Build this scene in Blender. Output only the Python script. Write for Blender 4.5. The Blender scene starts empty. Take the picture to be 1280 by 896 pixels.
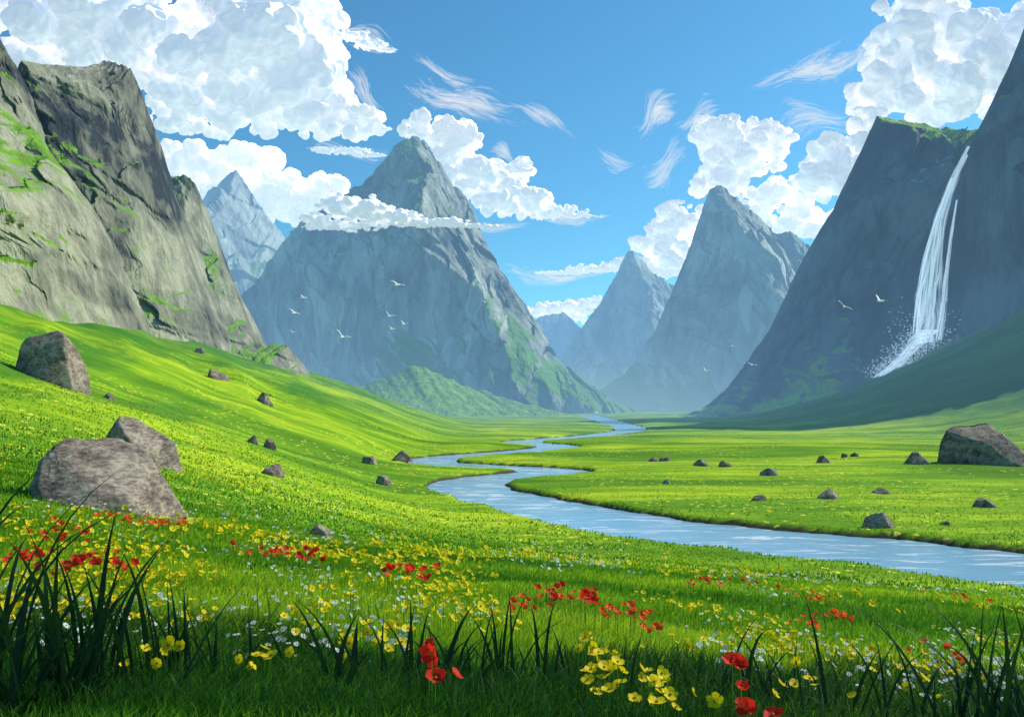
import bpy, bmesh, math, random
import numpy as np
from mathutils import Vector
from mathutils.bvhtree import BVHTree
random.seed(7)
RNG=np.random.RandomState(11)
scene=bpy.context.scene
EYE=8.0
HOR=505.0

# ------------------------------------------------------------ numpy noise
_p=np.random.RandomState(3).permutation(256); PERM=np.concatenate([_p,_p,_p]).astype(np.int64)
_g=np.random.RandomState(4).normal(size=(256,3)); GR=_g/np.linalg.norm(_g,axis=1)[:,None]
def perlin(x,y,z):
    x,y,z=np.broadcast_arrays(np.asarray(x,float),np.asarray(y,float),np.asarray(z,float))
    xi=np.floor(x).astype(np.int64); yi=np.floor(y).astype(np.int64); zi=np.floor(z).astype(np.int64)
    xf=x-xi; yf=y-yi; zf=z-zi
    xi&=255; yi&=255; zi&=255
    f=lambda t:t*t*t*(t*(t*6-15)+10)
    u,v,w=f(xf),f(yf),f(zf)
    def gr(a,b,c):
        h=PERM[PERM[PERM[(xi+a)&255]+((yi+b)&255)]+((zi+c)&255)]
        g=GR[h]
        return g[...,0]*(xf-a)+g[...,1]*(yf-b)+g[...,2]*(zf-c)
    l=lambda a,b,t:a+t*(b-a)
    return 1.6*l(l(l(gr(0,0,0),gr(1,0,0),u),l(gr(0,1,0),gr(1,1,0),u),v),
             l(l(gr(0,0,1),gr(1,0,1),u),l(gr(0,1,1),gr(1,1,1),u),v),w)
def fbm(x,y,z,o=4,g=.5):
    s=0;a=1;f=1
    for i in range(o):
        s=s+a*perlin(x*f+i*17.3,y*f+i*5.1,z*f+i*9.7); a*=g; f*=2.03
    return s
def ridged(x,y,z,o=4,g=.5):
    s=0;a=1;f=1
    for i in range(o):
        s=s+a*(1-2*np.abs(perlin(x*f+i*13.3,y*f+i*7.1,z*f+i*3.7))); a*=g; f*=2.1
    return s
def sst(a,b,x):
    t=np.clip((x-a)/(b-a),0,1); return t*t*(3-2*t)
def facets(x,z,seed):
    """broken rock planes: each voronoi cell is a randomly tilted face"""
    rg=np.random.RandomState(seed); J=rg.uniform(0,1,(4096,2)); G=rg.normal(0,.6,(4096,2)); T=rg.uniform(0,1,4096)
    xi=np.floor(x).astype(np.int64); zi=np.floor(z).astype(np.int64)
    best=np.full(x.shape,9.); off=np.zeros(x.shape); tone=np.zeros(x.shape)
    for a in(-1,0,1):
        for b in(-1,0,1):
            h=((xi+a)*73+(zi+b)*179+seed*31)%4096
            cx=xi+a+J[h,0]; cz=zi+b+J[h,1]; d=(x-cx)**2+(z-cz)**2; m=d<best
            o=G[h,0]*(x-cx)+G[h,1]*(z-cz)+(T[h]-.5)*.35
            best=np.where(m,d,best); off=np.where(m,o,off); tone=np.where(m,T[h],tone)
    return off,tone

# ------------------------------------------------------------ node helpers
def newmat(name):
    m=bpy.data.materials.new(name); m.use_nodes=True
    nt=m.node_tree; nt.nodes.clear(); return m,nt
class N:
    def __init__(s,nt): s.nt=nt
    def n(s,t,**k):
        x=s.nt.nodes.new(t)
        for a,b in k.items(): setattr(x,a,b)
        return x
    def l(s,a,b): s.nt.links.new(a,b)
    def setv(s,sock,v):
        if isinstance(v,bpy.types.NodeSocket): s.l(v,sock)
        elif v is not None: sock.default_value=v
    def math(s,op,a,b=None,c=None,clamp=False):
        x=s.n('ShaderNodeMath',operation=op); x.use_clamp=clamp
        s.setv(x.inputs[0],a); s.setv(x.inputs[1],b)
        if c is not None: s.setv(x.inputs[2],c)
        return x.outputs[0]
    def vm(s,op,a,b=None):
        x=s.n('ShaderNodeVectorMath',operation=op); s.setv(x.inputs[0],a)
        if b is not None: s.setv(x.inputs[1],b)
        return x.outputs['Value'] if op in('LENGTH','DOT_PRODUCT') else x.outputs[0]
    def noise(s,vec,scale,detail=4,rough=.55,dist=0):
        x=s.n('ShaderNodeTexNoise'); s.setv(x.inputs['Vector'],vec)
        x.inputs['Scale'].default_value=scale; x.inputs['Detail'].default_value=detail
        x.inputs['Roughness'].default_value=rough; x.inputs['Distortion'].default_value=dist
        return x.outputs['Fac']
    def ramp(s,f,stops,interp='LINEAR'):
        x=s.n('ShaderNodeValToRGB'); s.setv(x.inputs[0],f); cr=x.color_ramp; cr.interpolation=interp
        while len(cr.elements)<len(stops): cr.elements.new(.5)
        for e,(p,c) in zip(cr.elements,stops):
            e.position=p; e.color=(*c,1) if len(c)==3 else c
        return x.outputs[0]
    def rng(s,f,a,b,c=0,d=1):
        x=s.n('ShaderNodeMapRange'); x.clamp=True; s.setv(x.inputs[0],f)
        for i,v in enumerate((a,b,c,d)): x.inputs[i+1].default_value=v
        return x.outputs[0]
    def mix(s,f,a,b,mode='MIX'):
        x=s.n('ShaderNodeMix',data_type='RGBA',blend_type=mode); s.setv(x.inputs[0],f)
        for i,v in ((6,a),(7,b)):
            if isinstance(v,tuple) and len(v)==3: v=(*v,1)
            s.setv(x.inputs[i],v)
        return x.outputs[2]
    def pos(s):
        return s.n('ShaderNodeNewGeometry').outputs['Position']
    def attr(s,name): return s.n('ShaderNodeAttribute',attribute_name=name).outputs['Fac']
    def map(s,vec,scale=(1,1,1),rot=(0,0,0)):
        x=s.n('ShaderNodeMapping'); s.setv(x.inputs[0],vec)
        x.inputs['Scale'].default_value=scale; x.inputs['Rotation'].default_value=rot
        return x.outputs[0]
    def bump(s,h,strength=.5,dist=1.):
        x=s.n('ShaderNodeBump'); s.setv(x.inputs['Height'],h)
        x.inputs['Strength'].default_value=strength; x.inputs['Distance'].default_value=dist
        return x.outputs[0]
    def bsdf(s,col,rough=.9,normal=None,spec=.2,**k):
        x=s.n('ShaderNodeBsdfPrincipled')
        if isinstance(col,tuple): col=(*col,1)
        s.setv(x.inputs['Base Color'],col); s.setv(x.inputs['Roughness'],rough)
        x.inputs['Specular IOR Level'].default_value=spec
        if normal is not None: s.l(normal,x.inputs['Normal'])
        for a,b in k.items(): s.setv(x.inputs[a],b)
        return x.outputs[0]
    def out(s,sh):
        o=s.n('ShaderNodeOutputMaterial'); s.l(sh,o.inputs[0])
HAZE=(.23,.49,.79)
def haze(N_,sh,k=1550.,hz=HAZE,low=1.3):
    """aerial perspective painted into surfaces as glow, by world position"""
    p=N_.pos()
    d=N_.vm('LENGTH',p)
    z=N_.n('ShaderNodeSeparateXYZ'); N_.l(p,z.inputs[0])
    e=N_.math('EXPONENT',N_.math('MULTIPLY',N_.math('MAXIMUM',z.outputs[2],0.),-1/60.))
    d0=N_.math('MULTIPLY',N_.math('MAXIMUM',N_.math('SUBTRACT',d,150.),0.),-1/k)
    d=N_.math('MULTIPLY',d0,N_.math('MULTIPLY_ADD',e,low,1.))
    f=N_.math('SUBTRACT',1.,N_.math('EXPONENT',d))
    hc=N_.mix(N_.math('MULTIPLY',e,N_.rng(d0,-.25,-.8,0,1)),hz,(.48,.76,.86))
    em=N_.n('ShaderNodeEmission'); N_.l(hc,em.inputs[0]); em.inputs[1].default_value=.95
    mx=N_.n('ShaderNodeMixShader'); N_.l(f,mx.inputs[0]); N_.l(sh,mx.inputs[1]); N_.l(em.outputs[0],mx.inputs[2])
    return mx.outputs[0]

def mesh_np(name,V,F,mat=None,smooth=True,attrs=None,uv=None):
    me=bpy.data.meshes.new(name)
    V=np.ascontiguousarray(V,dtype=np.float32); F=np.ascontiguousarray(F,dtype=np.int32)
    m,k=F.shape
    me.vertices.add(len(V)); me.vertices.foreach_set('co',V.ravel())
    me.loops.add(m*k); me.loops.foreach_set('vertex_index',F.ravel())
    me.polygons.add(m); me.polygons.foreach_set('loop_start',np.arange(0,m*k,k,dtype=np.int32))
    me.polygons.foreach_set('loop_total',np.full(m,k,dtype=np.int32))
    me.polygons.foreach_set('use_smooth',np.full(m,smooth,dtype=bool))
    me.update(calc_edges=True)
    if attrs:
        for nm,a in attrs.items():
            at=me.attributes.new(nm,'FLOAT','POINT'); at.data.foreach_set('value',np.ascontiguousarray(a,dtype=np.float32).ravel())
    if uv is not None:
        l=me.uv_layers.new(name='UVMap'); l.data.foreach_set('uv',np.ascontiguousarray(uv[F.ravel()],dtype=np.float32).ravel())
    ob=bpy.data.objects.new(name,me); scene.collection.objects.link(ob)
    if mat: me.materials.append(mat)
    return ob
def grid_faces(nr,nc):
    i=np.arange(nr-1)[:,None]*nc+np.arange(nc-1)[None,:]
    i=i.ravel(); return np.stack([i,i+1,i+nc+1,i+nc],1)

# ------------------------------------------------------------ river course (world metres)
def bearing(px,py,d):
    return np.array([(px-640)/1000*d, d, EYE+(HOR-py)/1000*d])
rw=[(1900,775),(1500,738),(1280,714),(1100,691),(950,677),(820,662),(725,645),(640,626),(585,611),(600,601),(650,595),(702,590),
    (650,586),(590,583),(540,579),(550,573),(610,568),(670,563),(697,558),(650,553),(690,549),(750,544),(790,537),(772,530),(752,524),(735,519)]
RP=np.array([[(a-640)/1000*8000/(b-HOR),8000/(b-HOR)] for a,b in rw])
def catmull(P,n):
    out=[]
    Q=np.vstack([2*P[0]-P[1],P,2*P[-1]-P[-2]])
    for i in range(1,len(Q)-2):
        for t in np.linspace(0,1,n,endpoint=False):
            a,b,c,d=Q[i-1:i+3]
            out.append(.5*((2*b)+(c-a)*t+(2*a-5*b+4*c-d)*t*t+(3*b-a-3*c+d)*t**3))
    out.append(P[-1]); return np.array(out)
RC=catmull(RP,6)
RWD=np.interp(RC[:,1],[30,50,75,110,200,600],[11,9.5,7.4,7.4,9,14])/2
def river_d(x,y):
    x=np.asarray(x,float).ravel(); y=np.asarray(y,float).ravel()
    out=np.full(x.shape,999.)
    sel=np.where((y>15)&(y<640)&(x>-45)&(x<95))[0]
    A=RC[:-1];B=RC[1:]; AB=B-A; L=(AB**2).sum(1)
    for c in range(0,len(sel),20000):
        s=sel[c:c+20000]
        px=x[s][:,None]-A[:,0]; py=y[s][:,None]-A[:,1]
        t=np.clip((px*AB[:,0]+py*AB[:,1])/L,0,1)
        dd=np.hypot(px-t*AB[:,0],py-t*AB[:,1])-(RWD[:-1]+t*(RWD[1:]-RWD[:-1]))
        out[s]=dd.min(1)
    return out
FGY=[-60,0,3.5,6,12,20,30,38,46,58]
FGZ=[7.6,6.5,6.15,5.72,4.78,3.5,1.68,.6,-.3,-1.5]
def terrain_z(x,y,rdout=False):
    x=np.asarray(x,float);y=np.asarray(y,float);sh=x.shape
    x=x.ravel();y=y.ravel()
    fg=np.interp(y,FGY,FGZ)-.07*np.maximum(x,0)
    fg=.5*(fg+np.sqrt(fg*fg+.12))
    xs=-3-13*sst(35,90,y)
    sl=np.interp(y,[0,15,25,40,60,120],[.13,.17,.21,.27,.33,.35])
    q=-(x-xs); q=.5*(q+np.sqrt(q*q+16))-1*.5
    hl=sl*np.maximum(q,0)*(1-sst(230,420,y)); hl=80*np.tanh(hl/80)
    x0=np.interp(y,[60,100,300,600],[130,110,60,130])
    r=np.maximum(0,x-x0); hr=.0023*r*r*(1-sst(480,800,y)); hr=75*np.tanh(hr/75)
    far=sst(30,150,np.hypot(x,y))
    z=.42+fg+hl+hr
    z+=.45*far*(fbm(x/38,y/38,0.3,3)+.6)*(1+.06*(hl+hr))+(.05+.12*far)*fbm(x/9,y/9,1.7,2)+.03*fbm(x/2.1,y/2.1,2.,2)*(1-sst(30,90,y))
    z+=(.06*np.maximum(hl,0)*ridged((x+.4*y)/26,y/60,4.,3))
    z+=.06*hr*ridged((x)/30,y/50,8.,3)
    rd=river_d(x,y)+.5*fbm(x/3.,y/3.,5.,2)
    w=sst(0,9,rd)
    zz=.36+.12*fbm(x/4,y/4,7.,2)
    z=np.maximum(z,.40)
    z=zz*(1-w)+z*w
    b=sst(-.9,.45,rd)
    z=z*b+(-.9)*(1-b)
    if rdout: return z.reshape(sh),rd.reshape(sh)
    return z.reshape(sh)

# ground sheet
nr,nc=860,520
rr=np.exp(np.linspace(math.log(5.),math.log(6000.),nr))
tt=np.linspace(-1.25,1.25,nc)
Y=np.repeat((rr-20)[:,None],nc,1); X=rr[:,None]*tt[None,:]
Z,RD=terrain_z(X,Y,True)
m,nt=newmat('meadow_ground'); k=N(nt)
P=k.pos(); sx=k.n('ShaderNodeSeparateXYZ'); k.l(P,sx.inputs[0])
n1=k.noise(k.map(P,(.7,2.0,1),(0,0,.25)),.03,5,.62,.5)
n2=k.noise(k.map(P,(1,1.8,1)),.5,5,.65)
n3=k.noise(P,6.,4,.7)
n4=k.noise(k.map(P,(.35,2.,1),(0,0,.5)),.22,4,.6,.4)
col=k.ramp(n1,[(.38,(.04,.14,.010)),(.46,(.13,.30,.014)),(.54,(.31,.48,.016)),(.64,(.52,.62,.025))])
col=k.mix(k.rng(n4,.42,.6,0,.6),col,(.06,.19,.012))
col=k.mix(k.rng(n2,.4,.7,0,.4),col,(.09,.24,.012))
col=k.mix(k.rng(n3,.4,.75,0,.35),col,(.36,.50,.03))
vo=k.n('ShaderNodeTexVoronoi'); k.l(k.map(P,(1,1,.2)),vo.inputs['Vector']); vo.inputs['Scale'].default_value=1.1
sp=k.math('MULTIPLY',k.math('LESS_THAN',vo.outputs['Distance'],.2),k.math('GREATER_THAN',k.noise(P,.07,3),.5))
sp=k.math('MULTIPLY',sp,k.math('GREATER_THAN',sx.outputs[1],20.))
col=k.mix(k.math('MULTIPLY',sp,.85),col,(.85,.72,.10))
# shadow band on the right slope, painted into the turf colour
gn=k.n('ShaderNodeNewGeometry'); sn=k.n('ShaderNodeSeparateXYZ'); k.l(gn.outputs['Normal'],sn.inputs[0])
right_shade=k.math('MULTIPLY',k.rng(sn.outputs[0],-.04,-.28,0,.75),k.rng(sx.outputs[0],50.,90.,0,1))
col=k.mix(right_shade,col,(.045,.15,.025))
left_shade=k.noise(k.map(P,(1.,.45,1),(0,0,-.5)),.06,4,.6,.5)
left_shade=k.math('MULTIPLY',k.rng(k.math('ADD',left_shade,k.rng(sx.outputs[0],-25.,-90.,0,.25)),.55,.70,0,.75),k.rng(sx.outputs[0],-12.,-30.,0,1))
col=k.mix(left_shade,col,(.045,.17,.02))  # dark band under the left cliffs: shade painted into the turf
col=k.mix(k.rng(k.math('ADD',k.attr('bank'),k.math('MULTIPLY',n2,.6)),.4,.75,1,0),col,(.07,.065,.035))
h=k.math('ADD',k.math('MULTIPLY',n2,.5),k.math('MULTIPLY',n3,.15))
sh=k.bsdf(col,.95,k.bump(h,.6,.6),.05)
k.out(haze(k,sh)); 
ground=mesh_np('meadow_ground',np.stack([X,Y,Z],-1).reshape(-1,3),grid_faces(nr,nc),m,attrs={'bank':np.clip(RD,-5,50)})

def hit(px,py,h=0.):
    d=np.exp(np.linspace(math.log(2.),math.log(900),1400))
    x=(px-640)/1000*d; z=EYE+(HOR-py)/1000*d
    t=terrain_z(x,d)+h
    i=np.argmax(z<t)
    if z[i]>=t[i]: i=len(d)-1
    return x[i],d[i],t[i]-h

# ------------------------------------------------------------ river water
m,nt=newmat('river_water'); k=N(nt); P=k.pos()
a=k.noise(k.map(P,(.35,1.3,1),(0,0,.25)),.55,6,.68,1.2)
b=k.noise(k.map(P,(.5,1.6,1),(0,0,.2)),3.,3,.6,.5)
foam=k.rng(a,.53,.62,0,.85)
col=k.mix(foam,(.24,.47,.62),(.90,.95,.98))
sh=k.bsdf(col,.15,k.bump(k.math('ADD',a,k.math('MULTIPLY',b,.3)),.25,.3),.6)
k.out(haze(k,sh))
bm=bmesh.new(); vs=[bm.verts.new(v) for v in((-60,18,0),(140,18,0),(140,640,0),(-60,640,0))]; bm.faces.new(vs)
me=bpy.data.meshes.new('river'); bm.to_mesh(me); bm.free(); me.materials.append(m)
scene.collection.objects.link(bpy.data.objects.new('river',me))

# ------------------------------------------------------------ rock materials
def rockmat(name,sc,dark,light,green=(.10,.24,.03),gthr=.62,slant=.5,gamt=1.,low=1.3,foot=None,top=None):
    m,nt=newmat(name); k=N(nt); P=k.pos()
    g=k.n('ShaderNodeNewGeometry'); s=k.n('ShaderNodeSeparateXYZ'); k.l(g.outputs['Normal'],s.inputs[0])
    pz=k.n('ShaderNodeSeparateXYZ'); k.l(P,pz.inputs[0])
    v=k.map(P,(1,.6,.32),(0,slant,0))
    a=k.noise(v,sc*1.,6,.62,.6); b=k.noise(v,sc*6,5,.65,.3)
    c=k.noise(P,sc*.35,3)
    t=k.math('ADD',k.math('MULTIPLY',a,.42),k.math('MULTIPLY',b,.38))
    t=k.math('ADD',t,k.math('MULTIPLY',k.attr('tone'),.20))
    mid=tuple((x+y)/2 for x,y in zip(dark,light))
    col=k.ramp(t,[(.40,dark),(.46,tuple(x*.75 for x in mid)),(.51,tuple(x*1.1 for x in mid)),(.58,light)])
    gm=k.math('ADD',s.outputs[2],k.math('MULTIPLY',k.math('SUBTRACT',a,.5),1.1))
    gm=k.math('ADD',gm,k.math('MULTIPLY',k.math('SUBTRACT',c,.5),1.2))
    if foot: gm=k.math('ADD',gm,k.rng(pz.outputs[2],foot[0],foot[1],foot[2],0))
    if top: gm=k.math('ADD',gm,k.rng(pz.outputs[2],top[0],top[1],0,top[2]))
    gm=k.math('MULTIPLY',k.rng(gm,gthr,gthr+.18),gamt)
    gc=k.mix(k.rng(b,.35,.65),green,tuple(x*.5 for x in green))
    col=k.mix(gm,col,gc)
    sh=k.bsdf(col,.92,k.bump(k.math('ADD',k.math('MULTIPLY',a,1.),k.math('MULTIPLY',b,.35)),.8,.35/sc),.1)
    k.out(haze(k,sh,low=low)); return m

def massif(name,d0,prof,W,Wb,mat,base=-2.,skew=0.,shape=1.2,amp=.08,bf=40.,slant=.3,nu=360,nv=150,cap=None,seed=0,rough=.45,jag=1.,keep=.35,fac=1.,crest=None,kk=.7,rib=.75):
    prof=np.array(prof,float); u=np.linspace(prof[0,0],prof[-1,0],nu)
    py=np.interp(u,prof[:,0],prof[:,1])
    jz=fbm(u/14.,seed,0.,4,.6)*3.*jag*d0/1000
    xr=(u-640)/1000*d0; S=EYE+(HOR-py)/1000*d0+jz
    S=np.maximum(S,base+.01)
    vf=np.linspace(-1,0,nv); vb=np.linspace(0,1,nv//4)[1:]
    v=np.concatenate([vf,vb])
    A=1-np.abs(v)
    if cap: D=np.interp(A,[c[0] for c in cap],[c[1] for c in cap])
    else: D=A**shape
    y=np.where(v<0,v*W,v*Wb)
    H=(S-base)
    Zg=base+H[None,:]*D[:,None]
    Xg=xr[None,:]+(skew*W*np.maximum(-v,0))[:,None]
    Yo=np.repeat(y[:,None],nu,1)
    if crest:
        c=np.array(crest,float); cz=EYE+(HOR-c[:,1])/1000*d0; cx=(c[:,0]-640)/1000*d0
        o=np.argsort(cz); xc=np.interp(Zg,cz[o],cx[o])
        wob=fbm(Zg/bf*1.2,seed+.5,0.,3)*bf*.25
        g=np.clip(1-kk*np.abs(Xg-xc-wob)/W,.18,1)
        Yo=np.where(Yo<0,Yo*g,Yo)
    Yg=d0+Yo
    hmax=H.max()
    env=(keep+(1-keep)*sst(0,.35,-v))[:,None]*sst(0,.12,A)[:,None]*np.minimum(1,H/hmax*2.2)[None,:]
    env=np.where(v[:,None]>0,0.15,env)
    q=Xg+slant*Zg
    a1=ridged(q/bf+seed,Yg/bf*.4,Zg/bf*.25+seed,4,rough)
    a2=fbm(q/bf*.45+seed+9,Yg/bf*.3,Zg/bf*.35,3)
    wx=fbm(q/bf*1.3,Zg/bf,seed+3.,3)*.35
    f1,t1=facets(q/bf*1.5+wx,Zg/bf*.6+wx,int(seed)+1)
    f2,t2=facets(q/bf*4.2+wx*2,Zg/bf*1.5+wx,int(seed)+2)
    f3,t3=facets(q/bf*10+wx*3,Zg/bf*3.2+wx,int(seed)+3)
    Amp=amp*hmax
    Yg=Yg-Amp*env*(a1*rib+a2*1.3+fac*(f1*1.3+f2*.7+f3*.32))
    Xg=Xg+Amp*.35*env*fbm(q/bf+31,Yg/bf,Zg/bf,4)
    Zg=Zg+Amp*.2*env*(f1+f2*.5)
    tone=t1*.4+t2*.35+t3*.25
    return mesh_np(name,np.stack([Xg,Yg,Zg],-1).reshape(-1,3),grid_faces(len(v),nu),mat,attrs={'tone':tone})

R_near=rockmat('cliff_rock',.05,(.03,.037,.042),(.37,.36,.25),green=(.18,.38,.03),gthr=.56)
R_right=rockmat('shaded_cliff_rock',.035,(.03,.036,.05),(.15,.16,.175),green=(.36,.58,.03),gthr=.90,top=(122,140,.48),foot=(20,60,.25))  # darker copy of the cliff rock, shade put into its colour
R_mid=rockmat('mountain_rock',.016,(.05,.075,.09),(.54,.55,.43),green=(.16,.36,.05),gthr=.76,foot=(0,120,.42))
R_far=rockmat('far_mountain_rock',.012,(.10,.13,.14),(.62,.64,.52),green=(.22,.36,.12),gthr=.85,low=.9,foot=(0,200,.2))
R_hill=rockmat('grass_hill',.03,(.14,.28,.04),(.30,.45,.06),green=(.26,.46,.03),gthr=.28)

massif('cliff',150,[(-420,-150),(-200,-90),(-60,-20),(0,45),(20,80),(38,132),(52,165),(92,222),(104,250),(118,290),(132,345),(150,412),(165,470)],40,60,R_near,base=5,shape=.6,amp=.10,bf=17,slant=.42,seed=1,nu=420,nv=170,jag=1.5,crest=[(20,60),(60,170),(95,250),(120,330),(135,420)],kk=.95,rib=1.)
massif('cliff',190,[(-60,240),(10,150),(40,133),(70,130),(92,126),(112,100),(130,84),(148,80),(166,88),(174,108),(180,150),(196,190),(207,240),(226,310),(240,360),(262,420),(280,480)],50,60,R_near,base=5,shape=.6,amp=.085,bf=17,slant=.45,seed=5,nu=380,nv=170,jag=1.5,keep=.2,crest=[(142,80),(140,160),(160,260),(185,340),(215,420)],kk=1.0,rib=1.)
massif('cliff',225,[(120,330),(190,232),(205,222),(230,218),(246,230),(253,270),(262,305),(285,340),(296,372),(302,395),(322,425),(333,436),(342,430),(360,433),(370,458),(392,490),(410,510),(430,520)],46,60,R_near,base=2,shape=.6,amp=.07,bf=18,slant=.45,seed=9,nu=360,nv=150,jag=1.5,keep=.2,crest=[(232,218),(240,280),(265,340),(300,400),(350,440)],kk=.95,rib=1.)
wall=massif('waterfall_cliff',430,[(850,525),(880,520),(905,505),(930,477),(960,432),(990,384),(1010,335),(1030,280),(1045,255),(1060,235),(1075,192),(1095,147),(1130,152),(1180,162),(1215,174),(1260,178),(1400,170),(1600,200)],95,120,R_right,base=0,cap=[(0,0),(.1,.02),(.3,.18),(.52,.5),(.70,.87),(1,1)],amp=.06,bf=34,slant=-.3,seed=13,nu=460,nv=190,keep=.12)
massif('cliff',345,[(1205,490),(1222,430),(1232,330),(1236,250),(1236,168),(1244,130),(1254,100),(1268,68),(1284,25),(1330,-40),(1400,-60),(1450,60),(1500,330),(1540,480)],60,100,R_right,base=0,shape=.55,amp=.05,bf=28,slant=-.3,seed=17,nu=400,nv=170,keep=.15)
massif('mountain',900,[(250,440),(290,380),(320,350),(345,318),(375,284),(392,268),(420,255),(452,236),(478,205),(500,180),(518,168),(532,178),(552,205),(562,222),(576,236),(588,252),(600,285),(618,330),(640,376),(662,415),(688,462),(715,495),(750,524),(780,530)],330,200,R_mid,base=-8,shape=1.0,skew=.25,amp=.08,bf=110,slant=.35,seed=21,nu=520,nv=220,keep=.35,crest=[(516,168),(526,230),(542,300),(565,360),(610,430),(650,525)],kk=1.15)
massif('mountain',1500,[(180,400),(225,310),(255,262),(275,238),(292,219),(300,217),(308,228),(330,262),(358,300),(390,350),(450,450)],400,300,R_far,base=-8,skew=.1,amp=.06,bf=130,seed=25,slant=.3,nu=260,nv=120,shape=1.,crest=[(292,217),(292,260),(304,330),(310,420)],kk=1.1)
massif('mountain',1050,[(720,520),(742,496),(790,458),(820,410),(845,350),(862,310),(876,268),(884,240),(894,235),(905,238),(925,255),(950,272),(970,293),(985,289),(1000,300),(1020,322),(1060,380),(1120,460)],330,250,R_mid,base=-8,skew=-.02,amp=.085,bf=110,slant=.2,seed=29,nu=420,nv=190,shape=1.05,keep=.35,crest=[(888,235),(894,290),(915,350),(940,430),(950,520)],kk=1.15)
massif('mountain',1750,[(660,500),(690,462),(712,432),(738,395),(760,362),(775,335),(784,316),(792,314),(805,328),(822,345),(845,360),(880,400),(960,480)],450,300,R_far,base=-10,skew=.05,amp=.06,bf=150,slant=.2,seed=33,nu=260,nv=120,shape=1.05,crest=[(784,314),(782,360),(790,420),(775,500)],kk=1.1)
massif('mountain',2700,[(600,470),(640,425),(665,402),(690,392),(702,391),(712,396),(730,415),(760,440),(800,480)],500,300,R_far,base=-10,amp=.05,bf=200,seed=37,nu=160,nv=80)
massif('hill',560,[(340,524),(380,516),(410,502),(450,482),(485,470),(512,458),(525,457),(545,466),(575,480),(620,494),(670,508),(720,522),(760,530)],120,80,R_hill,base=-3,skew=.3,amp=.08,bf=50,seed=41,nu=260,nv=120,shape=1.1,slant=.2,fac=.2,crest=[(522,457),(520,490),(500,520)],kk=.5)

# ------------------------------------------------------------ waterfall
wm=wall.data; vs=[v.co.copy() for v in wm.vertices]; fs=[tuple(p.vertices) for p in wm.polygons]
bvh=BVHTree.FromPolygons(vs,fs)
def wallpt(px,py,off):
    o=Vector((0,0,EYE)); d=Vector(((px-640)/1000,1,(HOR-py)/1000)).normalized()
    loc,_,_,dist=bvh.ray_cast(o,d)
    if loc is None: return Vector(bearing(px,py,400))
    return o+d*(dist-off)
m,nt=newmat('falling_water'); k=N(nt)
uv=k.n('ShaderNodeUVMap').outputs[0]; su=k.n('ShaderNodeSeparateXYZ'); k.l(uv,su.inputs[0])
st=k.noise(k.map(uv,(7,1.2,1)),1.,5,.65,.4)
edge=k.math('MULTIPLY',k.math('MULTIPLY',su.outputs[0],k.math('SUBTRACT',1.,su.outputs[0])),4.)
al=k.rng(k.math('ADD',st,k.math('MULTIPLY',edge,.30)),.58,.80)
df=k.n('ShaderNodeBsdfDiffuse'); df.inputs[0].default_value=(.9,.95,.98,1)
em=k.n('ShaderNodeEmission'); em.inputs[0].default_value=(.65,.8,.95,1); em.inputs[1].default_value=.5
ad=k.n('ShaderNodeAddShader'); k.l(df.outputs[0],ad.inputs[0]); k.l(em.outputs[0],ad.inputs[1])
tr=k.n('ShaderNodeBsdfTransparent'); mx=k.n('ShaderNodeMixShader'); k.l(al,mx.inputs[0]); k.l(tr.outputs[0],mx.inputs[1]); k.l(ad.outputs[0],mx.inputs[2]); k.out(mx.outputs[0])
wf_mat=m
m,nt=newmat('spray'); k=N(nt); df=k.n('ShaderNodeBsdfDiffuse'); df.inputs[0].default_value=(.85,.9,.95,1)
em=k.n('ShaderNodeEmission'); em.inputs[0].default_value=(.65,.8,.95,1); em.inputs[1].default_value=.3
ad=k.n('ShaderNodeAddShader'); k.l(df.outputs[0],ad.inputs[0]); k.l(em.outputs[0],ad.inputs[1]); tr=k.n('ShaderNodeBsdfTransparent'); mx=k.n('ShaderNodeMixShader'); mx.inputs[0].default_value=.28
k.l(tr.outputs[0],mx.inputs[1]); k.l(ad.outputs[0],mx.inputs[2]); k.out(mx.outputs[0]); spray_mat=m
wf=bpy.data.objects.new('waterfall',None); scene.collection.objects.link(wf)
def strand(nm,pts,off):
    pts=np.array(pts,float); s=np.linspace(0,1,60); 
    L=np.concatenate([[0],np.cumsum(np.hypot(np.diff(pts[:,0]),np.diff(pts[:,1])))]); t=L/L[-1]
    px=np.interp(s,t,pts[:,0]);py=np.interp(s,t,pts[:,1]);w=np.interp(s,t,pts[:,2])
    ys=np.array([min(wallpt(a-c*.5,b,off).y,wallpt(a,b,off).y,wallpt(a+c*.5,b,off).y,wallpt(a,b+2.,off).y) for a,b,c in zip(px,py,w)])
    ys=np.minimum.accumulate(ys)
    V=[];U=[]
    for i in range(60):
        for j in range(6):
            f=j/5; c=bearing(px[i]+(f-.5)*w[i],py[i],ys[i]-1.2*math.sin(f*math.pi))
            V.append(c);U.append((f,s[i]*3))
    o=mesh_np(nm,np.array(V),grid_faces(60,6),wf_mat,uv=np.array(U)); o.parent=wf
    return V
strand('main_fall',[(1212,183,9),(1206,195,11),(1196,215,13),(1186,240,15),(1176,275,18),(1169,320,22),(1164,360,28),(1161,400,34),(1157,428,40)],5)
strand('side_fall',[(1190,222,3),(1171,270,7),(1157,320,9),(1149,370,12),(1146,415,15)],4.4)
strand('outer_fall',[(1196,250,3),(1188,300,6),(1182,350,8),(1178,395,10),(1174,425,13)],4.4)
cas=strand('cascade',[(1160,412,42),(1142,432,28),(1128,448,22),(1112,462,20),(1095,473,15)],9)
rg=np.random.RandomState(5)

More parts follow.
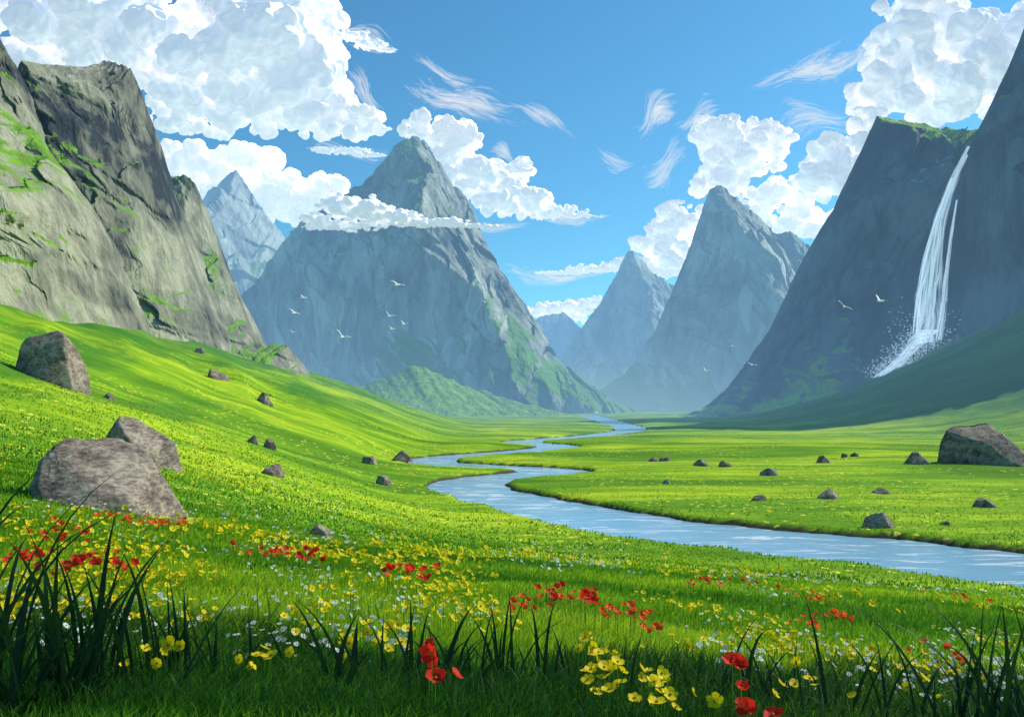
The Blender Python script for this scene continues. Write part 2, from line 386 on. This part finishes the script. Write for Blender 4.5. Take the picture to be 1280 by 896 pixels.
# ------------------------------------------------------------ clouds
def ico(level):
    bm=bmesh.new(); bmesh.ops.create_icosphere(bm,subdivisions=level,radius=1); 
    V=np.array([v.co[:] for v in bm.verts]); F=np.array([[v.index for v in f.verts] for f in bm.faces]); bm.free(); return V,F
ICO={l:ico(l) for l in (1,2,3,4,5)}
Vs=[];Fs=[];off=0; V0,F0=ICO[1]
yb=cas[10][1]
for i in range(2600):
    t=rg.uniform(); cx=1162-64*t**1.5+rg.normal(0,8+11*(1-t)); cy=430+43*t-abs(rg.normal(0,9+18*(1-t))); 
    c=bearing(cx,cy,yb-2-rg.uniform(0,5)); r=abs(rg.normal(.12,.15))+.06
    Vs.append(V0*r+c);Fs.append(F0+off);off+=len(V0)
o=mesh_np('spray_drops',np.vstack(Vs),np.vstack(Fs),spray_mat); o.parent=wf

m,nt=newmat('cloud_vapour'); k=N(nt); P=k.pos()
df=k.n('ShaderNodeBsdfDiffuse'); df.inputs[0].default_value=(.93,.92,.91,1)
em=k.n('ShaderNodeEmission'); em.inputs[0].default_value=(.86,.85,1,1); em.inputs[1].default_value=.33  # glow added in place of light scattered inside the cloud
ad=k.n('ShaderNodeAddShader'); k.l(df.outputs[0],ad.inputs[0]); k.l(em.outputs[0],ad.inputs[1]); k.out(ad.outputs[0])
cloud_mat=m
def cumulus(name,d,ells,dens=1.,seed=0,flat=1.,rs=(.32,.68),vox=2.0,sm=6,da=1.):
    rg=np.random.RandomState(seed); Vs=[];Fs=[];off=0; s=d/1000
    V0,F0=ICO[2]
    for (px,py,rx,ry) in ells:
        n=int(dens*(12+13*(rx/max(ry,1))))
        for i in range(n):
            a=rg.uniform(0,2*math.pi); q=rg.uniform(0,1)**.5
            r=rg.uniform(*rs)*min(rx,ry)*(1.25-.75*q)
            cx=px+math.cos(a)*q*(rx-r*.5); cy=py+math.sin(a)*q*(ry-r*.5)
            c=bearing(cx,cy,d); c[1]+=rg.uniform(-1,1)*min(rx,ry*1.5)*s*.6
            V=V0*r*s*np.array([1.2,1,.9*flat])+c
            Vs.append(V);Fs.append(F0+off);off+=len(V)
    ob=mesh_np(name,np.vstack(Vs),np.vstack(Fs),cloud_mat)
    md=ob.modifiers.new('r','REMESH'); md.mode='VOXEL'; md.voxel_size=vox*s; md.use_smooth_shade=True
    md=ob.modifiers.new('s','SMOOTH'); md.factor=.5; md.iterations=sm
    dg=bpy.context.evaluated_depsgraph_get(); me=bpy.data.meshes.new_from_object(ob.evaluated_get(dg))
    ob.modifiers.clear(); old=ob.data; ob.data=me; bpy.data.meshes.remove(old)
    n=len(me.vertices); co=np.zeros(n*3,dtype=np.float32); me.vertices.foreach_get('co',co); co=co.reshape(-1,3).astype(float)
    no=np.zeros(n*3,dtype=np.float32); me.vertex_normals.foreach_get('vector',no); no=no.reshape(-1,3)
    mr=np.median([min(e[2],e[3]) for e in ells]); w=s*np.clip(mr,8,30)
    p=co/w; p=p+.25*np.stack([perlin(p[:,0]*2,p[:,1]*2,p[:,2]*2+i*9) for i in range(3)],1)
    bl=np.abs(perlin(p[:,0],p[:,1],p[:,2]))*.85+np.abs(perlin(p[:,0]*2.1+7,p[:,1]*2.1,p[:,2]*2.1))*.36+np.abs(perlin(p[:,0]*4.3,p[:,1]*4.3+2,p[:,2]*4.3))*.12+perlin(p[:,0]*10,p[:,1]*10,p[:,2]*10)*.03
    co+=no*((bl-.3)*w*.5*da)[:,None]
    me.vertices.foreach_set('co',co.astype(np.float32).ravel())
    me.polygons.foreach_set('use_smooth',np.ones(len(me.polygons),dtype=bool)); me.update()
    if not me.materials: me.materials.append(cloud_mat)
    return ob
D=3200
cumulus('cumulus_cloud',D,[(60,30,90,60),(150,40,100,60),(60,85,50,30),(240,60,100,60),(340,70,80,70),(300,125,110,42),(390,110,60,50),(420,150,60,24),(455,160,34,12),(230,140,70,25),(370,15,60,50),(120,0,160,40)],.8,1)
cumulus('cumulus_cloud',D+500,[(215,200,28,22),(255,215,50,32),(310,205,45,28),(330,245,60,40),(395,235,40,22),(400,260,70,30),(280,260,60,40),(440,262,40,22),(450,275,60,14)],.8,2)
cumulus('cumulus_cloud',D,[(535,160,35,20),(570,180,32,30),(580,215,40,35),(620,225,35,22),(650,210,18,16),(640,250,55,22),(690,265,45,9),(730,270,30,3)],.9,3,vox=1.4)
cumulus('cumulus_cloud',D,[(1130,60,46,38),(1180,50,70,60),(1250,60,70,70),(1110,110,46,32),(1180,125,70,45),(1080,150,26,16),(1140,20,50,30),(1060,190,50,28),(1040,220,50,28),(1290,120,60,60)],.8,4)
cumulus('cumulus_cloud',D+300,[(900,170,38,30),(925,200,50,32),(955,175,35,25),(900,225,40,22),(990,240,50,22),(960,250,40,20),(1010,280,60,22),(850,275,38,24),(830,300,40,22),(850,325,45,18)],.9,5,vox=1.6)
cumulus('cumulus_cloud',D+300,[(700,341,40,3),(745,336,40,6),(790,330,40,10),(830,338,40,10)],1.,6,vox=1.1,da=.6)
cumulus('cumulus_cloud',D+1500,[(665,390,16,8),(690,386,22,10),(722,384,20,13),(745,378,15,8),(700,400,50,8)],1.,7,vox=1.2,da=.6)
cumulus('cumulus_cloud',D,[(430,189,40,5),(460,194,24,3),(400,186,14,3)],1.,8,vox=.9,da=.5)
cumulus('cumulus_cloud',D,[(440,45,24,7),(465,56,24,7),(485,63,14,3)],1.,9,vox=.9,da=.6)
cumulus('cloud_bank',640,[(395,274,20,9),(425,259,30,17),(458,262,34,17),(492,272,40,11),(430,282,55,8),(530,279,50,6),(585,282,44,3.5),(622,284,20,1.6),(560,277,28,6)],1.2,11,flat=.8,vox=.8,sm=10,da=.5)

# cirrus streaks: thin sheets high above the range
m,nt=newmat('cirrus_vapour'); k=N(nt)
uv=k.n('ShaderNodeUVMap').outputs[0]
st=k.noise(k.map(uv,(1.6,.8,1)),1.6,7,.66,1.2)
fr=k.attr('fade')
al=k.rng(k.math('ADD',st,k.math('MULTIPLY',k.math('SUBTRACT',fr,1.),.55)),.30,.66,0,.9)
df=k.n('ShaderNodeEmission'); df.inputs[0].default_value=(.9,.95,1,1); df.inputs[1].default_value=.92
tr=k.n('ShaderNodeBsdfTransparent'); mx=k.n('ShaderNodeMixShader'); k.l(al,mx.inputs[0]); k.l(tr.outputs[0],mx.inputs[1]); k.l(df.outputs[0],mx.inputs[2]); k.out(mx.outputs[0])
cir=m
def wisp(pts,w,j):
    pts=np.array(pts,float); n=34; s=np.linspace(0,1,n); t=np.linspace(0,1,len(pts))
    px=np.interp(s,t,pts[:,0]);py=np.interp(s,t,pts[:,1]); 
    tx=np.gradient(px);ty=np.gradient(py);L=np.hypot(tx,ty);nx,ny=-ty/L,tx/L
    ww=w*1.7*(1+.35*np.sin(s*9+j*2)); of=w*.25*np.sin(s*6+j)
    V=[];U=[];Fd=[]
    for i in range(n):
        for q in range(9):
            f=q/8; a=(f-.5)*ww[i]+of[i]
            V.append(bearing(px[i]+nx[i]*a,py[i]+ny[i]*a,3000+j*20-300*(f-.5)))
            U.append((f*w/9+j*3.1,s[i]*L.sum()/55+j*7.3)); Fd.append((math.sin(math.pi*s[i])**.8)*(math.sin(math.pi*f)))
    mesh_np('cirrus_cloud',np.array(V),grid_faces(n,9),cir,uv=np.array(U),attrs={'fade':Fd})
for j,(p,w) in enumerate([([(490,84),(540,112),(600,142),(700,172)],36),([(520,105),(580,132),(650,162)],34),([(620,116),(680,150),(735,176)],20),([(420,78),(455,120),(495,160)],26),
    ([(910,142),(980,98),(1030,72),(1100,40)],34),([(970,106),(1050,72),(1120,48)],28),([(790,232),(830,206),(875,178)],36),([(785,174),(820,146),(860,114)],34),([(810,160),(830,145),(850,128)],26),
    ([(960,176),(1020,150),(1080,136)],44),([(490,60),(560,95),(620,112)],18),([(730,180),(770,200),(805,214)],20),([(580,328),(700,346),(810,338)],18),([(830,158),(870,150),(915,136)],32),([(390,28),(450,50),(515,70)],28),([(605,183),(630,195),(655,206)],20),([(360,180),(440,190),(520,198)],18),([(600,258),(700,268),(795,274)],18),([(560,275),(620,282),(690,284)],12)]):
    wisp(p,w,j)

# ------------------------------------------------------------ boulders
m,nt=newmat('boulder_stone'); k=N(nt); P=k.pos()
a=k.noise(P,1.2,6,.65,.4); b=k.noise(k.map(P,(1,1,2.5),(.3,.5,0)),5.,5,.7)
g=k.n('ShaderNodeNewGeometry'); s=k.n('ShaderNodeSeparateXYZ'); k.l(g.outputs['Normal'],s.inputs[0])
col=k.ramp(k.math('ADD',k.math('MULTIPLY',a,.5),k.math('MULTIPLY',b,.5)),[(.40,(.07,.055,.05)),(.5,(.23,.18,.14)),(.60,(.46,.37,.28))])
moss=k.math('MULTIPLY',k.rng(k.math('ADD',s.outputs[2],k.math('MULTIPLY',a,.6)),1.15,1.35),.35)
col=k.mix(moss,col,(.16,.22,.05))
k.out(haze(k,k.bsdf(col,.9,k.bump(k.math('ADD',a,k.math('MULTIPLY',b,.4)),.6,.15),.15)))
stone=m
def boulder(px,py,w,h,seed,pk=.4):
    """broken angular outcrop; pk = where along its width the peak sits"""
    x,y,z=hit(px,py); s=y/1000; rg=np.random.RandomState(seed)
    V,F=ICO[5 if w>60 else 4]; V=V.copy()
    fx=(V[:,0]+1)/2
    prof=np.interp(fx,[0,pk*.5,pk,pk+(1-pk)*.35,pk+(1-pk)*.7,1],[.6,.9,1.,.85,.62,.4])
    V[:,2]=np.where(V[:,2]>0,V[:,2]*prof,V[:,2]*.5)
    V[:,0]*=1.2
    for i in range(15):
        n=rg.normal(size=3); n[2]=abs(n[2])*.8+.1; n[1]=-abs(n[1]) if i%3 else n[1]; n/=np.linalg.norm(n); c=np.quantile(V@n,rg.uniform(.80,.93))
        V-=n*np.maximum(0,V@n-c)[:,None]
    V+=V*(.022*ridged(V[:,0]*2.4+seed,V[:,1]*2.4,V[:,2]*4,4))[:,None]
    zt=V[:,2].max(); wx=(V[:,0].max()-V[:,0].min())
    V=V*np.array([w*s/wx,w*s/wx*.8,h*s*1.18/zt])
    V+=np.array([x,y+w*s*.25,z-h*s*.14])
    mesh_np('boulder',V,F,stone,smooth=(w>60))
bl=[(80,630,235,78,.35),(155,577,126,54,.35),(42,472,98,60,.4),(267,474,28,13,.3),(326,504,30,13,.3),(132,498,16,7,.4),(312,553,17,9,.5),(333,560,20,12,.4),(334,594,38,12,.4),
(460,580,22,9,.5),(502,577,30,13,.5),(480,607,30,11,.5),(397,673,40,15,.5),(247,441,14,8,.5),(880,583,22,8,.4),(907,584,20,8,.5),(965,595,26,9,.5),(1032,579,25,9,.5),(1057,572,12,5,.5),(1070,571,12,5,.5),
(1156,581,40,15,.5),(1245,582,110,50,.65),(1040,624,36,11,.5),(1104,661,46,18,.6),(835,605,12,6,.5),(951,627,20,7,.5),(820,664,15,8,.5),(806,650,15,5,.5),(1243,635,36,11,.4),(1185,657,15,5,.5),(818,577,16,5,.5),(832,577,16,6,.5),(1108,618,28,7,.5),(158,388,20,16,.5)]
for i,(px,py,w,h,pk) in enumerate(bl): boulder(px,py,w,h,i+50,pk)

# ------------------------------------------------------------ grass
m,nt=newmat('grass_blade'); k=N(nt); P=k.pos()
t=k.attr('tip'); r=k.attr('rnd')
n1=k.noise(k.map(P,(.6,1.6,1),(0,0,.2)),.16,4,.6,.3)
n2=k.noise(k.map(P,(.5,1.4,1),(0,0,-.3)),.45,3,.6,.4)
c1=k.ramp(n1,[(.38,(.05,.18,.012)),(.46,(.17,.38,.018)),(.54,(.38,.58,.02)),(.65,(.60,.74,.03))])
c1=k.mix(k.rng(n2,.5,.68,0,.6),c1,(.06,.20,.014))
c1=k.mix(k.math('MULTIPLY',r,.4),c1,(.14,.36,.02))
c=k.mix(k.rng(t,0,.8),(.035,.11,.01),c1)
df=k.bsdf(c,.7,None,.15)
tl=k.n('ShaderNodeBsdfTranslucent'); k.l(c,tl.inputs[0]); mx=k.n('ShaderNodeMixShader'); mx.inputs[0].default_value=.5
k.l(df,mx.inputs[1]); k.l(tl.outputs[0],mx.inputs[2]); k.out(mx.outputs[0])
gm=m
n=290000
r=np.exp(RNG.uniform(math.log(2.8),math.log(110),n)); tn=RNG.uniform(-.75,.75,n)
kp=RNG.uniform(0,1,n)>sst(22,110,r)**.7; r=r[kp]; tn=tn[kp]
gx=r*tn; gy=r.copy()
gz=terrain_z(gx,gy); ok=gz>.30; gx,gy,gz=gx[ok],gy[ok],gz[ok]; n=len(gx)
patch=fbm(gx/1.6,gy/1.6,3.,3)
hh=(.12+.08*np.clip(patch,-1,1)+RNG.uniform(-.04,.07,n)); hh=np.clip(hh,.05,.3)*(1-.45*sst(15,70,gy))
ww=np.maximum(.0032,gy*.0008)*RNG.uniform(.7,1.4,n)
def blades(name,x,y,z,h,w,mat,bend=.5):
    n=len(x); a=RNG.uniform(0,2*math.pi,n); b=RNG.uniform(0,2*math.pi,n)
    wind=RNG.normal(0,.35,n); bx=np.cos(b)*.6+.25+wind*.3; by=np.sin(b)*.6
    l=bend*h*RNG.uniform(.3,1.2,n)
    V=np.zeros((n,7,3)); base=np.stack([x,y,z-.02],1)
    dx=np.stack([np.cos(a)*w,np.sin(a)*.4*w,np.zeros(n)],1)
    bd=np.stack([bx*l,by*l,np.zeros(n)],1); up=np.stack([np.zeros(n),np.zeros(n),h],1)
    V[:,0]=base-dx;V[:,1]=base+dx
    V[:,2]=base+up*.45+bd*.18-dx*.85;V[:,3]=base+up*.45+bd*.18+dx*.85
    V[:,4]=base+up*.8+bd*.55-dx*.5;V[:,5]=base+up*.8+bd*.55+dx*.5
    V[:,6]=base+up*.98+bd*1.1
    f=np.array([[0,1,3],[0,3,2],[2,3,5],[2,5,4],[4,5,6]])
    F=(np.arange(n)[:,None,None]*7+f[None]).reshape(-1,3)
    tip=np.tile([0,0,.45,.45,.8,.8,1.],n); rn=np.repeat(RNG.uniform(0,1,n),7)
    return mesh_np(name,V.reshape(-1,3),F,mat,attrs={'tip':tip,'rnd':rn})
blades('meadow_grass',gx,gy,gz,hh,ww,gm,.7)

# ------------------------------------------------------------ wild flowers
def simple(name,col,rough=.6,tr=.3):
    m,nt=newmat(name); k=N(nt)
    nn=k.noise(k.pos(),25.,2); c=k.mix(nn,tuple(x*.8 for x in col),tuple(min(1,x*1.15) for x in col))
    d=k.bsdf(c,rough,None,.2); t=k.n('ShaderNodeBsdfTranslucent'); k.l(c,t.inputs[0]); mx=k.n('ShaderNodeMixShader'); mx.inputs[0].default_value=tr
    k.l(d,mx.inputs[1]);k.l(t.outputs[0],mx.inputs[2]);k.out(mx.outputs[0]); return m
stem=simple('flower_stem',(.10,.28,.02))
Myel=simple('yellow_petal',(.97,.70,.005),.6,.4); Mred=simple('red_petal',(.80,.03,.012),.6,.4); Mor=simple('orange_petal',(.95,.13,.02),.6,.4); Mwh=simple('white_petal',(.88,.88,.86),.6,.4); Mcen=simple('flower_centre',(.45,.28,.02))
def flower_mesh(petals,cup,wide):
    V=[];F=[]
    for i in range(petals):
        a=i*2*math.pi/petals; ca,sa=math.cos(a),math.sin(a)
        hw=wide*math.pi/petals
        pts=[(0.05,0,0),(.5,-hw*.6,cup*.25),(.5,hw*.6,cup*.25),(.85,-hw*.75,cup*.7),(.85,hw*.75,cup*.7),(1.02,0,cup)]
        b=len(V)
        for rr_,t_,z_ in pts: V.append((rr_*ca-t_*sa,rr_*sa+t_*ca,z_))
        F+= [(b,b+1,b+2),(b+1,b+3,b+4),(b+1,b+4,b+2),(b+3,b+5,b+4)]
    return np.array(V),np.array(F)
def flowers(name,pts,mat,R,petals,cup,wide,stemh,cen=True):
    V0,F0=flower_mesh(petals,cup,wide); x,y=pts; n=len(x); z=terrain_z(x,y)
    rad=R*RNG.uniform(.6,1.25,n)*np.clip(y/11,.6,2.8)**.75
    h=stemh*RNG.uniform(.7,1.25,n)
    az=RNG.uniform(0,6.28,n); tilt=RNG.normal(.6,.4,n); td=RNG.normal(-math.pi/2,1.1,n)
    P=V0[None]*rad[:,None,None]; P=P*(1+RNG.normal(0,.09,P.shape[:2]))[...,None]
    ca,sa=np.cos(az)[:,None],np.sin(az)[:,None]
    px=P[...,0]*ca-P[...,1]*sa; py=P[...,0]*sa+P[...,1]*ca; pz=P[...,2]*RNG.uniform(.5,1.3,n)[:,None]
    ct,s_=np.cos(tilt)[:,None],np.sin(tilt)[:,None]; ux,uy=np.cos(td)[:,None],np.sin(td)[:,None]
    al=px*ux+py*uy; pr=-px*uy+py*ux
    al2=al*ct+pz*s_; z2=-al*s_+pz*ct
    X=al2*ux-pr*uy+x[:,None]; Y_=al2*uy+pr*ux+y[:,None]; Z_=z2+(z+h)[:,None]
    V=np.stack([X,Y_,Z_],-1).reshape(-1,3); F=(np.arange(n)[:,None,None]*len(V0)+F0[None]).reshape(-1,3)
    par=bpy.data.objects.new(name,None); scene.collection.objects.link(par)
    o=mesh_np('petals',V,F,mat,smooth=False); o.parent=par
    w=np.maximum(.0022,y*.0003); b=np.stack([x,y,z],1); t=np.stack([x,y,z+h],1); dx=np.stack([w,w*0,w*0],1)
    SV=np.stack([b-dx,b+dx,t+dx*.6,t-dx*.6],1).reshape(-1,3); SF=np.arange(n*4).reshape(-1,4)
    o=mesh_np('stems',SV,SF,stem); o.parent=par
    if cen:
        V1,F1=ICO[1]; nrm=np.stack([s_[:,0]*ux[:,0],s_[:,0]*uy[:,0],ct[:,0]],1)
        c=t+nrm*(rad*.12)[:,None]
        CV=(V1[None]*(rad*.20)[:,None,None]+c[:,None,:]).reshape(-1,3); CF=(np.arange(n)[:,None,None]*len(V1)+F1[None]).reshape(-1,3)
        o=mesh_np('centres',CV,CF,Mcen); o.parent=par
def scatter(n,seed,thr,near=3.,far=60.,right=.5):
    rg=np.random.RandomState(seed)
    r=np.exp(rg.uniform(math.log(near),math.log(far),n*8)); t=(rg.uniform(-40,1320,n*8)-640)/1000
    kp=(t<0)|(rg.uniform(0,1,n*8)<right); r=r[kp]; t=t[kp]
    x,y=r*t,r; z=terrain_z(x,y)
    dn=fbm(x/(1.6+y*.12),y/(2.2+y*.2),seed,3)
    ok=(z>.45)&(dn>thr)
    return x[ok][:n],y[ok][:n]
def clusters(lst,seed,h=.2,mul=1.):
    rg=np.random.RandomState(seed); X=[];Y_=[]
    for px,py,sx_,n in lst:
        x,y,z=hit(px,py,h); s=y/1000
        for i in range(int(n*mul)):
            X.append(x+rg.normal(0,sx_*s)); Y_.append(y+rg.normal(0,sx_*s*1.8))
    return np.array(X),np.array(Y_)
flowers('yellow_buttercups',scatter(1300,1,.2,4.6),Myel,.032,5,.35,1.0,.20)
flowers('yellow_buttercups',clusters([(250,655,34,46),(310,668,30,40),(190,690,30,28),(150,720,26,16),(360,680,34,40),(420,695,36,44),(480,700,34,34),(540,690,30,20),(560,740,35,30),(590,770,30,22),(210,730,25,18),(480,805,18,12),(440,815,12,5),(760,848,22,14),(810,860,22,14),(980,810,24,12),(740,820,18,9),(30,770,25,10),(325,828,12,7),(70,730,30,12),(240,775,16,9),(380,780,20,10),(640,690,50,30),(720,700,50,20),(1000,740,60,20),(1000,860,20,6),(20,660,24,14),(620,790,16,6),(110,690,20,8),(1150,860,14,5),(205,825,12,5),(90,640,30,14),(430,750,26,14),(500,770,22,10),(880,760,30,10)],2,mul=1.25),Myel,.042,5,.35,1.0,.25)
flowers('white_daisies',scatter(1500,3,.12,3.8,60,.8),Mwh,.026,9,.1,.8,.18)
flowers('red_poppies',clusters([(40,700,14,11),(72,668,13,12),(130,700,20,13),(148,708,8,6),(90,705,10,8),(375,692,14,11),(500,712,13,10),(530,716,10,8),(700,738,20,16),(735,756,9,7),(548,835,12,6),(915,850,10,3),(945,868,10,4),(28,695,10,6)],4,.28),Mred,.050,5,.7,1.25,.29)
flowers('orange_poppies',clusters([(160,648,17,16),(205,652,16,16),(320,687,12,10),(350,690,9,8),(520,712,13,8),(655,748,9,8),(690,745,18,9),(770,764,14,12),(805,770,12,9),(1010,744,16,11),(1015,778,14,10),(1055,775,14,11),(880,727,18,9),(1170,810,14,6),(85,655,10,9),(930,725,18,6),(1200,745,18,6)],5,.28),Mor,.042,5,.65,1.2,.28)

# ------------------------------------------------------------ tall foreground plants
def reedmat(name,c0,c1):
    m,nt=newmat(name); k=N(nt); t=k.attr('tip')
    c=k.mix(t,c0,c1); d=k.bsdf(c,.55,None,.25); tl=k.n('ShaderNodeBsdfTranslucent'); k.l(c,tl.inputs[0]); mx=k.n('ShaderNodeMixShader'); mx.inputs[0].default_value=.3
    k.l(d,mx.inputs[1]);k.l(tl.outputs[0],mx.inputs[2]);k.out(mx.outputs[0]); return m
Mdark=reedmat('painted_shade_leaf',(.006,.02,.008),(.016,.06,.014)); Mlit=reedmat('painted_sun_leaf',(.04,.14,.01),(.34,.50,.03))  # shaded and sunlit copies of one leaf, light put into the colour
Mdg=reedmat('painted_shade_blade',(.010,.035,.006),(.035,.14,.012))  # blade colour darkened to stand in for foreground shade
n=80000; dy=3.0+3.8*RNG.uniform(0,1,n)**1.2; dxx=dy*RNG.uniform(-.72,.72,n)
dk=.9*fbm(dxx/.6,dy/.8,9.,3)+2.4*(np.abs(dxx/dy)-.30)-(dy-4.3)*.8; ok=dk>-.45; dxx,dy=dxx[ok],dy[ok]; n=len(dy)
blades('painted_shade_grass',dxx,dy,terrain_z(dxx,dy),RNG.uniform(.08,.25,n),np.full(n,.0042),Mdg,.9)  # dark blades added as painted shade along the near edge and corners
def clump(px,d,n,L,w,mat,seed,spread=.1,arch=.8,name='long_grass_clump'):
    rg=np.random.RandomState(seed); x0=(px-640)/1000*d; V=[];F=[];T=[]
    S=10
    for i in range(n):
        x=x0+rg.normal(0,spread); y=d+rg.normal(0,spread*.6); z=float(terrain_z(np.array([x]),np.array([y]))[0])-.03
        a=rg.uniform(0,6.28); l=L*rg.uniform(.4,1.15); th=rg.uniform(.05,.45); cur=rg.uniform(.3,2.2)*arch; ww=w*rg.uniform(.6,1.2)
        p=np.array([x,y,z]); b=len(V)
        for j in range(S+1):
            t=j/S; ang=th+cur*t*t
            hw=ww*(1-t**2.2)*(.55+.9*t*(1-t)*2)
            side=np.array([-math.sin(a),math.cos(a)*.3,0])+np.array([.5,0,0])*(1 if math.sin(a)<0 else -1)
            V.append(p-side*hw);V.append(p+side*hw);T+=[t,t]
            p=p+np.array([math.cos(a)*math.sin(ang),math.sin(a)*math.sin(ang)*.7,math.cos(ang)])*l/S
        for j in range(S):
            q=b+2*j; F.append((q,q+1,q+3,q+2))
    mesh_np(name,np.array(V),np.array(F),mat,attrs={'tip':T})
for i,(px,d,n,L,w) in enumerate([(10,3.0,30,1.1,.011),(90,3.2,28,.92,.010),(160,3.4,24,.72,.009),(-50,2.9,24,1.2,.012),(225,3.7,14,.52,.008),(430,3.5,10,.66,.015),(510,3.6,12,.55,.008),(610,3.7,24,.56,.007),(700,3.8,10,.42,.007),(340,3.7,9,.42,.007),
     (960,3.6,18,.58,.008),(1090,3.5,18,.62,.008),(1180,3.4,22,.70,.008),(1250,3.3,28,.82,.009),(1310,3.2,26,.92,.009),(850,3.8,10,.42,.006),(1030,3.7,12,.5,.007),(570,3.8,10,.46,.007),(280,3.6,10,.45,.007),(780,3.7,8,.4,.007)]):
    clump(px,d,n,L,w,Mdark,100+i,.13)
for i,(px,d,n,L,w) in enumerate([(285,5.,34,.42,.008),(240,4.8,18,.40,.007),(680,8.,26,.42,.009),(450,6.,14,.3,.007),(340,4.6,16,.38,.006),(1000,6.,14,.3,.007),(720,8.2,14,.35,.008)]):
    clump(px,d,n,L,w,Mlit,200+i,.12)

# ------------------------------------------------------------ birds
m,nt=newmat('white_feather'); k=N(nt); c=k.mix(k.noise(k.pos(),3.,2),(.90,.92,.95),(.97,.97,.97))
d_=k.bsdf(c,.6,None,.2); t_=k.n('ShaderNodeBsdfTranslucent'); k.l(c,t_.inputs[0]); mx=k.n('ShaderNodeMixShader'); mx.inputs[0].default_value=.5; k.l(d_,mx.inputs[1]); k.l(t_.outputs[0],mx.inputs[2]); k.out(mx.outputs[0])
def bird(px,py,d,span,heading,flap,seed):
    V=[];F=[]
    secs=[(-.30,.012,.0),(-.22,.03,0),(-.1,.055,0),(.05,.07,.0),(.17,.055,.01),(.24,.032,.02),(.30,.036,.03),(.35,.024,.025),(.40,.006,.012)]
    for (x,r_,z) in secs:
        for j in range(8): V.append((x,r_*math.cos(j*math.pi/4),z+r_*math.sin(j*math.pi/4)))
    for i in range(len(secs)-1):
        for j in range(8): F.append((i*8+j,i*8+(j+1)%8,i*8+8+(j+1)%8,i*8+8+j))
    b=len(V); V+=[(-.25,.02,0),(-.25,-.02,0),(-.44,-.08,0),(-.44,.08,0)]; F.append((b,b+1,b+2,b+3))
    for sgn in(1,-1):
        b=len(V)
        for t,ch,sw in [(0,.26,0),(.25,.24,.05),(.5,.21,.06),(.75,.15,0),(1,.01,-.16)]:
            y=sgn*(.04+t*.66*math.cos(flap)); z=.03+ (math.sin(flap)*.66*(t if t<.5 else .5+(t-.5)*.35))
            V+=[(.12+sw,y,z),(.12+sw-ch,y,z-.01)]
        for i in range(4):
            q=b+2*i; F.append((q,q+1,q+3,q+2))
    ob=mesh_np('bird',np.array(V)*span/1.4,np.array(F),m)
    ob.location=bearing(px,py,d); ob.rotation_euler=(random.uniform(.3,.7),-.2,heading)
for i,(px,py,s_,hd) in enumerate([(497,356,17,1.2),(487,395,14,2.0),(368,391,13,1.3),(428,421,18,1.8),(379,372,10,1),(505,405,10,1.4),(1055,383,16,1.2),(1100,376,17,1.9),(915,432,11,1.4),(882,463,10,1.7),(940,456,10,1),(365,415,9,2),(490,411,9,1.1)]):
    d=140; bird(px,py,d,s_/1000*d*1.4,hd+random.uniform(-.2,.2),.6 if i%2 else .3,i)

# ------------------------------------------------------------ light, sky, camera
az=math.radians(64); el=math.radians(40)
to_sun=Vector((math.sin(az)*math.cos(el),math.cos(az)*math.cos(el),math.sin(el)))
sl=bpy.data.lights.new('sun','SUN'); sl.energy=5.0; sl.angle=math.radians(.5); sl.color=(1,.95,.85)
so=bpy.data.objects.new('sun',sl); scene.collection.objects.link(so); so.rotation_euler=(-to_sun).to_track_quat('-Z','Y').to_euler()
w=bpy.data.worlds.new('World'); scene.world=w; w.use_nodes=True; nt=w.node_tree; nt.nodes.clear(); k=N(nt)
sk=k.n('ShaderNodeTexSky'); sk.sky_type='NISHITA'; sk.sun_disc=False; sk.sun_elevation=el; sk.sun_rotation=az; sk.ozone_density=1.2; sk.dust_density=.3
c=k.mix(1.,sk.outputs[0],(.46,1.0,1.17),'MULTIPLY')
bg=k.n('ShaderNodeBackground'); bg.inputs[1].default_value=.130; k.l(c,bg.inputs[0])
o=k.n('ShaderNodeOutputWorld'); k.l(bg.outputs[0],o.inputs[0])
cam=bpy.data.cameras.new('camera'); cam.sensor_width=36; cam.lens=28.125; cam.shift_y=(HOR-448)/1280; cam.clip_end=20000; cam.clip_start=.05
co=bpy.data.objects.new('camera',cam); co.location=(0,0,EYE); co.rotation_euler=(math.radians(90),0,0); scene.collection.objects.link(co); scene.camera=co
scene.view_settings.view_transform='Standard'; scene.view_settings.look='None'; scene.view_settings.exposure=0
